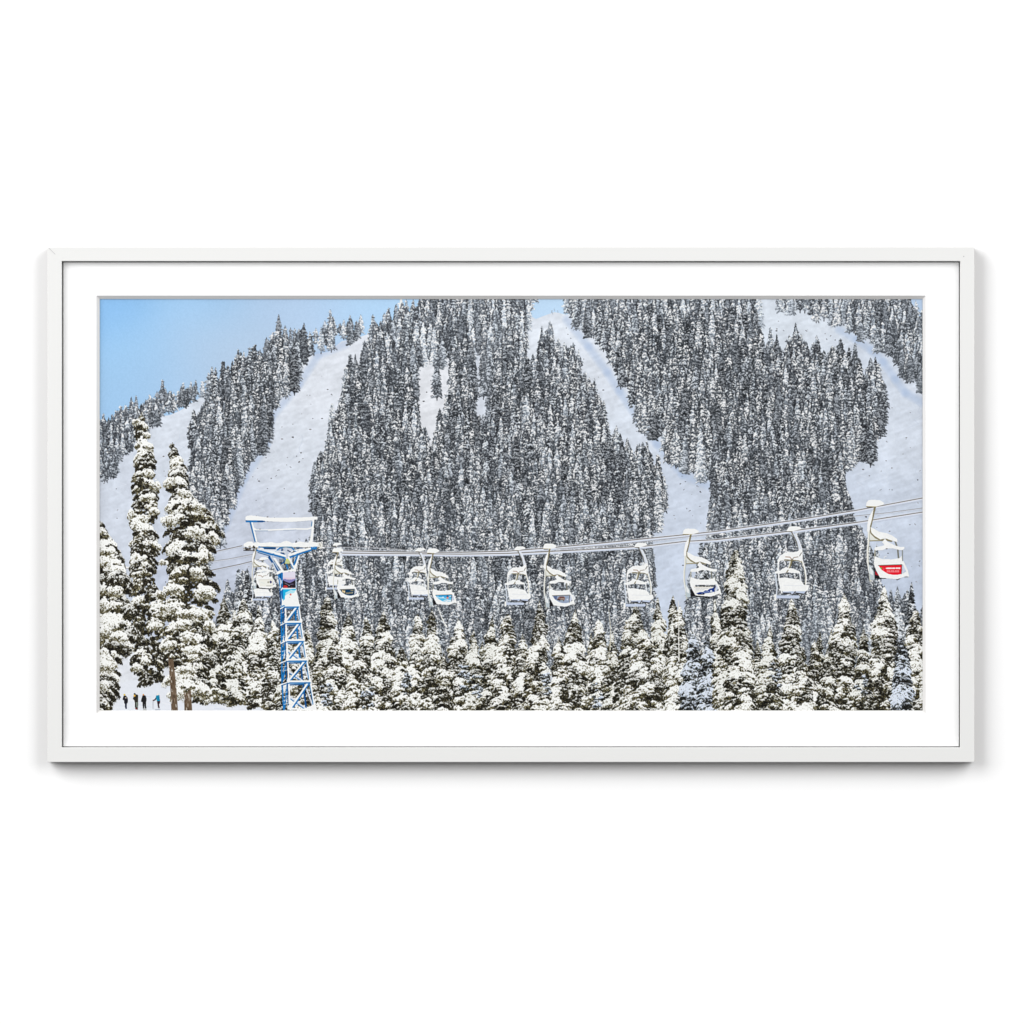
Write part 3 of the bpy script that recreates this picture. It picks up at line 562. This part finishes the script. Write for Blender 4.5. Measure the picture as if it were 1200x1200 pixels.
CLUMPS = [('tall',158.6,493,5,4,-.3,2),('tall',171,509,5,4,.3,2),('tall',173,522,7,4.5,.2,2),('tall',173,553,9,5,.2,2),('tall',181,567,8,6,.3,2),('tall',172,581,10,5,-.2,2),('tall',180,598,7,5,.2,2),('tall',152,600,4,6,-.2,2),('tall',159,781,8,5,-.2,2),('tall',180,733,11,5,-.3,2),
('wide',198,563,8,7,-.3,2),('wide',215,576,9,5,.3,2),('wide',231,593,10,6,.5,2),('wide',198,608,11,8,0,2),('wide',228,622,13,8,.2,2),('wide',250,628,6,7,.7,2),('wide',191,658,6,3.5,0,2),('wide',230,669,9,6,.3,2),('wide',206,689,10,6,0,2),('wide',239,693,14,9,.1,2),('wide',196,711,11,6,-.2,2),('wide',222,718,18,6,.1,2),('wide',214,731,10,5,0,2),('wide',245,732,8,7,.2,2),('wide',196,755,11,6,-.4,2),('wide',220,747,10,5,.1,2),('wide',222,761,11,5,.1,2),('wide',216,784,11,5,.1,2),
('edge',122,658,7,6,.2,2),('edge',133,692,10,6,.3,2),('edge',121,706,8,9,.2,2),('edge',122,738,9,8,0,2),('edge',139,745,11,6,.3,2),('edge',124,779,10,8,.1,2),('edge',120,802,8,7,.1,2)]
def paint_near(cv, newid=lambda *a: 1):
    # newid(kind, index, part) gives the number written for the cells that belong to a printed thing
    r = np.random.RandomState(21)
    small = [(1069,684,8,745),(289,668,7,720),(1052,700,6,745),(826,640,7,700),(280,690,7,730),(296,690,6,735)]
    for i, (ax, ay, hw, bot) in enumerate(small):
        cv.cur = newid('small', i); near_tree(cv, cone(ax, ay, bot, hw), pal(FAR), r, 3.0, 1.8, 1.0)
    # ground snow at the lower left
    cv.cur = 0
    g = [(112,800),(130,806),(150,798),(175,796),(200,800),(235,812),(262,817),(290,820),(320,828),(345,832),(380,838),(112,838)]
    cv.poly(g, (228,232,240), var=.02)
    for k in range(26):
        x, y = r.uniform(130, 300), r.uniform(803, 832); cv.line([(x, y), (x + r.uniform(5, 16), y + r.uniform(0, 3))], r.uniform(.6, 2.0), [(214,220,233),(240,242,246),(206,213,229)][k % 3], alpha=.5)
    for i, (prof, P, bw, bh, snow, gap, trunk, label, dens) in enumerate(NEAR):
        if i == NEAR_MID: break
        if i == NBACK:
            pass
        cv.cur = newid('tree', i)
        near_tree(cv, prof, pal(P), r, bw, bh, snow, gap, dens)
    # bare snags and cool shade pockets between the crowns
    cv.cur = newid('snag', 0); cv.line([(715,762),(716,740),(713.5,714)], 1.3, (206,202,186), .6); cv.line([(796,775),(795.5,705)], 1.5, (236,235,229), .6)
    cv.cur = newid('snag', 1); cv.line([(523,735),(518,725),(513,712)], 1.6, (232,232,228), 1.0)
    cv.cur = newid('snag', 0)
    for x, y in [(430,820),(382,815),(475,800),(545,792),(700,815),(812,790),(1010,800),(640,800),(560,805),(910,790)]:
        for j in range(14): bough(cv, x + r.uniform(-6, 6), y + r.uniform(-14, 14), r.uniform(2, 4), r.uniform(1.5, 2.5), r.uniform(-.8, .8), pal(COOL), r, 1.2)
    cables(cv, lambda k: newid('cable', k), 'fghij')
    # trunks of the big pair, then their crowns
    tk = {}
    for j, (ti, pts, w0, w1) in enumerate([(NEAR_MID, [(196,745),(199,768),(202,800),(204,834)], 5.0, 7.6), (NEAR_MID + 1, [(217,780),(219,810),(220,834)], 7.0, 9.0)]):
        cv.cur = newid('trunk', ti)
        cv.line(pts, w0, (104,86,68), w1)
        for q in range(60):
            t = r.rand(); y = pts[0][1] + t * (834 - pts[0][1]); x = np.interp(y, [p[1] for p in pts], [p[0] for p in pts]) + r.uniform(-.45, .45) * (w0 + (w1 - w0) * t)
            cv.line([(x, y), (x + r.uniform(-.4, .4), y + r.uniform(1.5, 5))], r.uniform(.4, .9), [(66,52,42),(140,122,104),(214,208,198),(84,68,54)][q % 4])
    save = cv.rgb.copy(), cv.id.copy()
    for i in range(NEAR_MID, len(NEAR)):
        prof, P, bw, bh, snow, gap, trunk, label, dens = NEAR[i]
        cv.cur = newid('tree', i)
        near_tree(cv, prof, pal(P), r, bw, bh, snow, gap + .16, dens)
        for (tl, x, y, w, h, sd, sn) in CLUMPS:
            if tl == label: bough(cv, x, y, w, h, sd, pal(P), r, 2.3); bough(cv, x + r.uniform(-w, w) * .3, y - h * .15, w * .7, h * .8, sd, pal(P), r, 2.4)
    # re-draw the lower trunks in front of the lowest boughs
    for y0, x0, x1, ti in [(768, 192, 209, NEAR_MID), (806, 213, 226, NEAR_MID + 1)]:
        j0 = int((y0 - PY0) * S); i0, i1 = int((x0 - PX0) * S), int((x1 - PX0) * S)
        m = save[1][j0:, i0:i1] == newid('trunk', ti)
        cv.rgb[j0:, i0:i1][m] = save[0][j0:, i0:i1][m]; cv.id[j0:, i0:i1][m] = save[1][j0:, i0:i1][m]
    for x, y, ti in [(196, 766, 0), (201, 769, 0), (207, 768, 0), (214, 804, 1), (220, 807, 1), (225, 805, 1), (217, 809, 1)]:
        cv.cur = newid('tree', NEAR_MID + ti); bough(cv, x, y, r.uniform(3, 5), r.uniform(2, 3.2), r.uniform(-.4, .4), pal(WARM), r, .9)
    # lift
    cables(cv, lambda k: newid('cable', k), 'abcde')
    for i, a in enumerate(CHAIRS_FRONT): chair_front(cv, *a, lambda p: newid('front', i, p))
    for i, a in enumerate(CHAIRS_REAR): chair_rear(cv, *a, lambda p: newid('rear', i, p))
    tower(cv, lambda p: newid('tower', 0, p))
    n = [0]
    def t(*a): n[0] += 1; return newid('person', n[0] - 1)
    people(cv, t)

def finish(a, far=None):
    """printing step: the picture was sharpened before it was printed"""
    def blur(x, k):
        for ax in (0, 1):
            p = np.concatenate([np.repeat(x.take([0], ax), k, ax), x, np.repeat(x.take([-1], ax), k, ax)], ax)
            c = np.cumsum(p, ax, dtype=np.float64); n = x.shape[ax]
            z = np.concatenate([np.zeros_like(c.take([0], ax)), c], ax)
            x = ((z.take(range(2 * k + 1, 2 * k + 1 + n), ax) - z.take(range(0, n), ax)) / (2 * k + 1)).astype(np.float32)
        return x
    soft = blur(a, 1)
    if far is not None:
        m = blur(far.astype(np.float32)[..., None], 1); soft = soft * (1 - m) + (blur(soft, 1) * .6 + soft * .4) * m
    return np.clip(soft + .45 * (soft - blur(soft, 3)), 0, 1)

PAPER, INKGAMMA = .81, 1.0
WORLD = .23
LAMPS = [('upper_left_softbox', (-4.5, -3.3, 2.7), (0, 0, -.3), 5.4, 515, 5.4),
         ('upper_right_softbox', (4.5, -3.3, 2.6), (0, 0, -.3), 5.4, 372, 5.4)]

# ================================================================ the scene
import bpy
from mathutils import Vector
C = bpy.context.scene.collection
for o in list(bpy.data.objects): bpy.data.objects.remove(o)
def wx(x): return (x - 600) / 1000.
def wz(y): return (600 - y) / 1000.
TOP = 1.0                                    # the whole is moved up so that it hangs at a real height
Z0 = 1.45

def principled(name, col, rough=.6, spec=.3):
    m = bpy.data.materials.new(name); m.use_nodes = True
    b = m.node_tree.nodes['Principled BSDF']
    b.inputs['Base Color'].default_value = (*col, 1); b.inputs['Roughness'].default_value = rough
    b.inputs['Specular IOR Level'].default_value = spec
    return m, b
def grained(name, col, var, scale, bump, rough, spec, stretch=(1, 1, 1)):
    m, b = principled(name, col, rough, spec); nt = m.node_tree; N_, L_ = nt.nodes, nt.links
    tc = N_.new('ShaderNodeTexCoord'); mp = N_.new('ShaderNodeMapping'); mp.inputs['Scale'].default_value = stretch
    n = N_.new('ShaderNodeTexNoise'); n.inputs['Scale'].default_value = scale; n.inputs['Detail'].default_value = 5
    r = N_.new('ShaderNodeMapRange'); r.inputs['To Min'].default_value = 1 - var; r.inputs['To Max'].default_value = 1 + var
    mx = N_.new('ShaderNodeMix'); mx.data_type = 'RGBA'; mx.blend_type = 'MULTIPLY'; mx.inputs[0].default_value = 1
    mx.inputs[6].default_value = (*col, 1)
    bp = N_.new('ShaderNodeBump'); bp.inputs['Strength'].default_value = bump; bp.inputs['Distance'].default_value = .0004
    L_.new(tc.outputs['Object'], mp.inputs[0]); L_.new(mp.outputs[0], n.inputs['Vector']); L_.new(n.outputs['Fac'], r.inputs['Value'])
    L_.new(r.outputs[0], mx.inputs[7]); L_.new(mx.outputs[2], b.inputs['Base Color']); L_.new(n.outputs['Fac'], bp.inputs['Height']); L_.new(bp.outputs[0], b.inputs['Normal'])
    return m

M_wall = grained('wall_paint', (.93, .93, .93), .004, 60, .05, .9, .1)
M_rail_h = grained('white_lacquered_wood_across', (.705, .705, .695), .010, 90, .10, .45, .25, (.06, 1, 1))
M_rail_v = grained('white_lacquered_wood_upright', (.705, .705, .695), .010, 90, .10, .45, .25, (1, 1, .06))
M_mat = grained('mat_board', (.93, .93, .93), .004, 220, .06, .95, .05)
M_core = grained('mat_board_core', (.70, .69, .68), .02, 300, .05, .95, .05)
M_gap, _ = principled('gap_shade', (.085, .08, .08), .9, .1)  # near-black colour stands in for the shade inside the gap
M_edge = grained('bounce_cutting_side', (.10, .085, .075), .15, 60, .3, .7, .1)  # unseen outer sides made dark to cut bounce and deepen the wall shadow
M_back = grained('backing_board', (.35, .27, .19), .05, 40, .2, .9, .1)

def mesh_obj(name, verts, faces, mat, parent=None, bevel=0, uv=None):
    me = bpy.data.meshes.new(name); me.from_pydata(verts, [], faces); me.materials.append(mat); me.update()
    o = bpy.data.objects.new(name, me); C.objects.link(o)
    if parent: o.parent = parent
    if bevel:
        md = o.modifiers.new('bevel', 'BEVEL'); md.width = bevel; md.segments = 3; md.limit_method = 'ANGLE'
    return o

# depth is measured towards the viewer (-Y); wall face at Y = 0
FR, MAT_F, MAT_B, PRN = .0190, .0118, .0086, .0082
wall = mesh_obj('wall', [(-4, 0, -Z0), (4, 0, -Z0), (4, 0, 2.2), (-4, 0, 2.2), (-4, .12, -Z0), (4, .12, -Z0), (4, .12, 2.2), (-4, .12, 2.2)],
                [(0, 1, 2, 3), (7, 6, 5, 4), (0, 4, 5, 1), (3, 2, 6, 7), (1, 5, 6, 2), (0, 3, 7, 4)], M_wall)
wall['kind'] = 'structure'

pic = bpy.data.objects.new('framed_picture', None); C.objects.link(pic); pic.location = (0, 0, 0)
pic['label'] = 'wide white framed print of a snowy ski mountain with chairlift, hung on a white wall'; pic['category'] = 'picture'

# four mitred rails
OX0, OX1, OY0, OY1 = 55.5, 1142.0, 289.5, 893.2      # outer edge
IX0, IX1, IY0, IY1 = 72.2, 1125.4, 306.0, 876.0      # sight edge
def rail(pts, mat, name='frame_rail', lab=None):
    """pts: four picture corners outer a, outer b, inner b, inner a"""
    v = [(wx(x), -FR, wz(y)) for x, y in pts] + [(wx(x), -.0015, wz(y)) for x, y in pts]
    f = [(0, 1, 2, 3), (7, 6, 5, 4), (0, 4, 5, 1), (1, 5, 6, 2), (2, 6, 7, 3), (3, 7, 4, 0)]
    o = mesh_obj(name, v, f, mat, pic, bevel=.0006); o.data.materials.append(M_edge); o.data.polygons[2].material_index = 1; o.data.polygons[1].material_index = 1
    bm_fix(o); o.modifiers['bevel'].limit_method = 'WEIGHT'
    at = o.data.attributes.new('bevel_weight_edge', 'FLOAT', 'EDGE')
    for ed in o.data.edges:
        p, q = ed.vertices
        if {p, q} in ({0, 1}, {2, 3}): at.data[ed.index].value = 1.0
    return o
def bm_fix(o):
    import bmesh
    b = bmesh.new(); b.from_mesh(o.data); bmesh.ops.recalc_face_normals(b, faces=b.faces); b.to_mesh(o.data); b.free()
e = .02
rail([(OX0, OY0), (OX1, OY0), (IX1, IY0), (IX0, IY0)], M_rail_h)
rail([(OX1, OY1), (OX0, OY1), (IX0, IY1), (IX1, IY1)], M_rail_h)
rail([(OX0, OY1), (OX0, OY0), (IX0, IY0), (IX0, IY1)], M_rail_v)
rail([(OX1, OY0), (OX1, OY1), (IX1, IY1), (IX1, IY0)], M_rail_v)
# hairline where the upper left mitre has opened, and the pin hole at the upper right
g = mesh_obj('mitre_gap', [(wx(57.2), -FR - .00012, wz(290.9)), (wx(57.6), -FR - .00012, wz(290.6)), (wx(65.0), -FR - .00012, wz(298.0)), (wx(64.6), -FR - .00012, wz(298.3))], [(0, 1, 2, 3)], principled('mitre_shadow', (.42, .42, .42))[0], pic)
import bmesh
def disc(name, x, y, r, d, mat, n=16):
    return mesh_obj(name, [(wx(x + r * math.cos(t)), -d, wz(y + r * math.sin(t))) for t in [k * 2 * math.pi / n for k in range(n)]], [tuple(range(n))], mat, pic)
disc('pin_hole', 1129.4, 300.5, .55, FR + .00012, principled('pin_hole_dark', (.30, .30, .31))[0])

# dark strip between frame and mat, its colour painting the shade in the gap
def ring(name, o, i, d0, d1, mat, thick=None):
    """flat or bevelled ring: o, i = (x0, y0, x1, y1) outer and inner; d0 depth at outer edge, d1 at inner edge"""
    oc = [(o[0], o[1]), (o[2], o[1]), (o[2], o[3]), (o[0], o[3])]; ic = [(i[0], i[1]), (i[2], i[1]), (i[2], i[3]), (i[0], i[3])]
    v = [(wx(x), -d0, wz(y)) for x, y in oc] + [(wx(x), -d1, wz(y)) for x, y in ic]
    f = [(k, (k + 1) % 4, 4 + (k + 1) % 4, 4 + k) for k in range(4)]
    if thick:
        n = len(v); v += [(x, y + thick, z) for x, y, z in v]
        f += [tuple(q + n for q in reversed(t)) for t in f[:4]]
        f += [(k, n + k, n + (k + 1) % 4, (k + 1) % 4) for k in range(4)] + [(4 + k, 4 + (k + 1) % 4, n + 4 + (k + 1) % 4, n + 4 + k) for k in range(4)]
    o_ = mesh_obj(name, v, f, mat, pic); bm_fix(o_); return o_
ring('gap_shade_strip', (70.5, 304.5, 1127, 877.5), (82, 316, 1115, 866), MAT_F - .0040, MAT_F - .0040, M_gap, .001)
ring('mat_board', (IX0 + 1.5, IY0 + 1.1, IX1 - 1.2, IY1 - 1.1), (112.3, 346.0, 1085.4, 836.5), MAT_F, MAT_F, M_mat, .0015)
ring('mat_bevel', (112.3, 346.0, 1085.4, 836.5), (116.0, 350.0, 1082.0, 833.0), MAT_F - .0001, MAT_B, M_core)
mesh_obj('backing_board', [(wx(x), -d, wz(y)) for d in (.0025, .0045) for x, y in ((70, 304), (1128, 304), (1128, 878), (70, 878))], [(0, 1, 2, 3), (7, 6, 5, 4), (0, 4, 5, 1), (1, 5, 6, 2), (2, 6, 7, 3), (3, 7, 4, 0)], M_back, pic)

# ---------------------------------------------------------------- paint the picture and cut it into its printed things
LAB = {}     # cell number -> (thing key, part name)
def newid(*key):
    if key not in LAB: LAB[key] = len(LAB) + 2
    return LAB[key]
cv = paint(); paint_near(cv, newid)
art = finish(np.clip(cv.rgb, 0, 1), cv.id == 1)
img = bpy.data.images.new('printed_artwork', NW, NH, alpha=False)
px = np.ones((NH, NW, 4), np.float32); px[..., :3] = art[::-1]
img.pixels.foreach_set(px.ravel()); img.update(); img.pack()
M_ink = bpy.data.materials.new('ink_on_paper'); M_ink.use_nodes = True
nt = M_ink.node_tree; bs = nt.nodes['Principled BSDF']; bs.inputs['Roughness'].default_value = .7; bs.inputs['Specular IOR Level'].default_value = .1
ti = nt.nodes.new('ShaderNodeTexImage'); ti.image = img; ti.interpolation = 'Linear'; ti.extension = 'EXTEND'
mx = nt.nodes.new('ShaderNodeMix'); mx.data_type = 'RGBA'; mx.blend_type = 'MULTIPLY'; mx.inputs[0].default_value = 1; mx.inputs[7].default_value = (PAPER, PAPER, PAPER, 1)
gm = nt.nodes.new('ShaderNodeGamma'); gm.inputs[1].default_value = INKGAMMA
nt.links.new(ti.outputs['Color'], gm.inputs[0]); nt.links.new(gm.outputs[0], mx.inputs[6]); nt.links.new(mx.outputs[2], bs.inputs['Base Color'])

def printed(name, rects, depth, parent):
    """rects: (x0, y0, x1, y1) in raster cells; one flat mesh, coloured by its place on the artwork"""
    n = len(rects); R = np.array(rects, np.float64)
    x0, y0, x1, y1 = R[:, 0], R[:, 1], R[:, 2], R[:, 3]
    vx = np.stack([x0, x1, x1, x0], 1).ravel(); vy = np.stack([y1, y1, y0, y0], 1).ravel()
    X = (PX0 + vx / S - 600) / 1000; Z = (600 - PY0 - vy / S) / 1000
    me = bpy.data.meshes.new(name); me.vertices.add(4 * n); me.loops.add(4 * n); me.polygons.add(n)
    co = np.stack([X, np.full(4 * n, -depth), Z], 1).astype(np.float32)
    me.vertices.foreach_set('co', co.ravel()); me.loops.foreach_set('vertex_index', np.arange(4 * n, dtype=np.int32))
    me.polygons.foreach_set('loop_start', np.arange(0, 4 * n, 4, dtype=np.int32)); me.polygons.foreach_set('loop_total', np.full(n, 4, np.int32))
    uv = me.uv_layers.new(name='print'); uvc = np.stack([vx / NW, 1 - vy / NH], 1).astype(np.float32); uv.data.foreach_set('uv', uvc.ravel())
    me.update(calc_edges=True); me.validate(); me.materials.append(M_ink)
    o = bpy.data.objects.new(name, me); C.objects.link(o); o.parent = parent
    return o
printed('print_sheet', [(0, 0, NW, NH)], PRN - .0002, pic)
# runs of equal cell numbers become rectangles, merged downwards
B = 2                                         # cells per mesh step
ids = cv.id[::B, ::B]
rects = {}
open_ = {}
for j in range(ids.shape[0] + 1):
    cur = {}
    if j < ids.shape[0]:
        row = ids[j]; cuts = np.flatnonzero(np.diff(row)) + 1
        st = np.concatenate([[0], cuts]); en = np.concatenate([cuts, [len(row)]])
        for a, b in zip(st.tolist(), en.tolist()):
            k = int(row[a])
            if k: cur[(k, a, b)] = open_.pop((k, a, b), j)
    for (k, a, b), j0 in open_.items(): rects.setdefault(k, []).append((a * B, j0 * B, min(NW, b * B), min(NH, j * B)))
    open_ = cur
INV = {v: k for k, v in LAB.items()}
PLANE = PRN
fo = printed('forest', rects[1], PLANE, pic); fo['kind'] = 'stuff'
parents = {}
def area(k): return sum((r[2] - r[0]) * (r[3] - r[1]) for r in rects.get(k, []))
def first(key, name, label=None):
    return key
CH_LAB = {('rear', 0): 'chair hanging behind the tower mast with a pale panel', ('rear', 1): 'chair with a dark advertising panel', ('rear', 2): 'chair with a light blue advertising panel', ('rear', 3): 'chair with a grey advertising panel', ('rear', 4): 'chair with a white panel of blue mountains', ('rear', 5): 'chair with a red advertising panel',
          ('front', 0): 'empty chair facing forward, partly behind the tower chair', ('front', 1): 'empty chair behind the one with the dark panel', ('front', 2): 'empty chair beside the one with the blue panel', ('front', 3): 'empty chair left of the grey panel one', ('front', 4): 'empty chair in front of the bright snow run', ('front', 5): 'empty chair left of the red panel one'}
groups = {}
for key in LAB:
    k = LAB[key]
    if k not in rects: continue
    kind = key[0]
    if kind in ('rear', 'front', 'tower'): groups.setdefault((kind, key[1]), []).append((key[2], k))
    elif kind in ('tree', 'trunk'): groups.setdefault(('tree', key[1]), []).append(('trunk' if kind == 'trunk' else 'crown', k))
    else: groups.setdefault(key, []).append((None, k))
tree_keys = sorted([g for g in groups if g[0] == 'tree'], key=lambda g: -sum(area(k) for _, k in groups[g]))
spare = []
for g, parts in groups.items():
    if g[0] in ('rear', 'front', 'tower'):
        # the largest piece carries the others
        parts = sorted(parts, key=lambda p: -area(p[1]))
        main = {'rear': 'chairlift_chair', 'front': 'chairlift_chair', 'tower': 'lift_tower'}[g[0]]
        root = bpy.data.objects.new(main, None); C.objects.link(root); root.parent = pic
        if g in CH_LAB: root['label'] = CH_LAB[g]
        for pn, k in parts: printed(pn, rects[k], PLANE, root)
    elif g[0] == 'tree':
        if g not in tree_keys[:99]: spare += [k for _, k in parts]; continue
        if len(parts) > 1:
            root = bpy.data.objects.new('pine_tree', None); C.objects.link(root); root.parent = pic
            for pn, k in parts: printed(pn, rects[k], PLANE, root)
        else: printed('pine_tree', rects[parts[0][1]], PLANE, pic)
    elif g[0] == 'small': printed('young_pine', rects[parts[0][1]], PLANE, pic)
    elif g[0] == 'snag': printed('undergrowth', rects[parts[0][1]], PLANE, pic)['kind'] = 'stuff'
    elif g[0] == 'cable': printed('lift_cable', rects[parts[0][1]], PLANE, pic)
    elif g[0] == 'person':
        printed('person', rects[parts[0][1]], PLANE, pic)['label'] = ['person in a dark jacket and yellow hat seen from behind', 'person in dark olive clothes with a backpack', 'person all in black with an orange hat', 'person with a teal backpack leaning on a ski pole'][g[1]]
if spare:
    o = printed('back_row_trees', sum([rects[k] for k in spare], []), PLANE, pic); o['kind'] = 'stuff'

# ---------------------------------------------------------------- light: a bright white studio, stronger from above
W = bpy.data.worlds.new('World'); bpy.context.scene.world = W; W.use_nodes = True
W.node_tree.nodes['Background'].inputs[0].default_value = (1, 1, 1, 1); W.node_tree.nodes['Background'].inputs[1].default_value = WORLD
def lamp(name, loc, aim, size, power, sy=None):
    l = bpy.data.lights.new(name, 'AREA'); l.shape = 'RECTANGLE'; l.size = size; l.size_y = sy or size; l.energy = power
    o = bpy.data.objects.new(name, l); C.objects.link(o); o.location = loc
    o.rotation_euler = (Vector(aim) - Vector(loc)).to_track_quat('-Z', 'Y').to_euler(); return o
for nm, loc, aim, size, power, sy in LAMPS: lamp(nm, loc, aim, size, power, sy)

cam = bpy.data.cameras.new('Camera'); co = bpy.data.objects.new('Camera', cam); C.objects.link(co)
D = 6.0
co.location = (0, -D, 0); co.rotation_euler = (math.pi / 2, 0, 0)
cam.sensor_width = 36; cam.lens = 36 * (D - FR) / 1.2; cam.clip_end = 50
co_shift = 0
bpy.context.scene.camera = co
sc = bpy.context.scene
sc.view_settings.view_transform = 'Standard'; sc.view_settings.look = 'None'; sc.view_settings.exposure = 0; sc.view_settings.gamma = 1
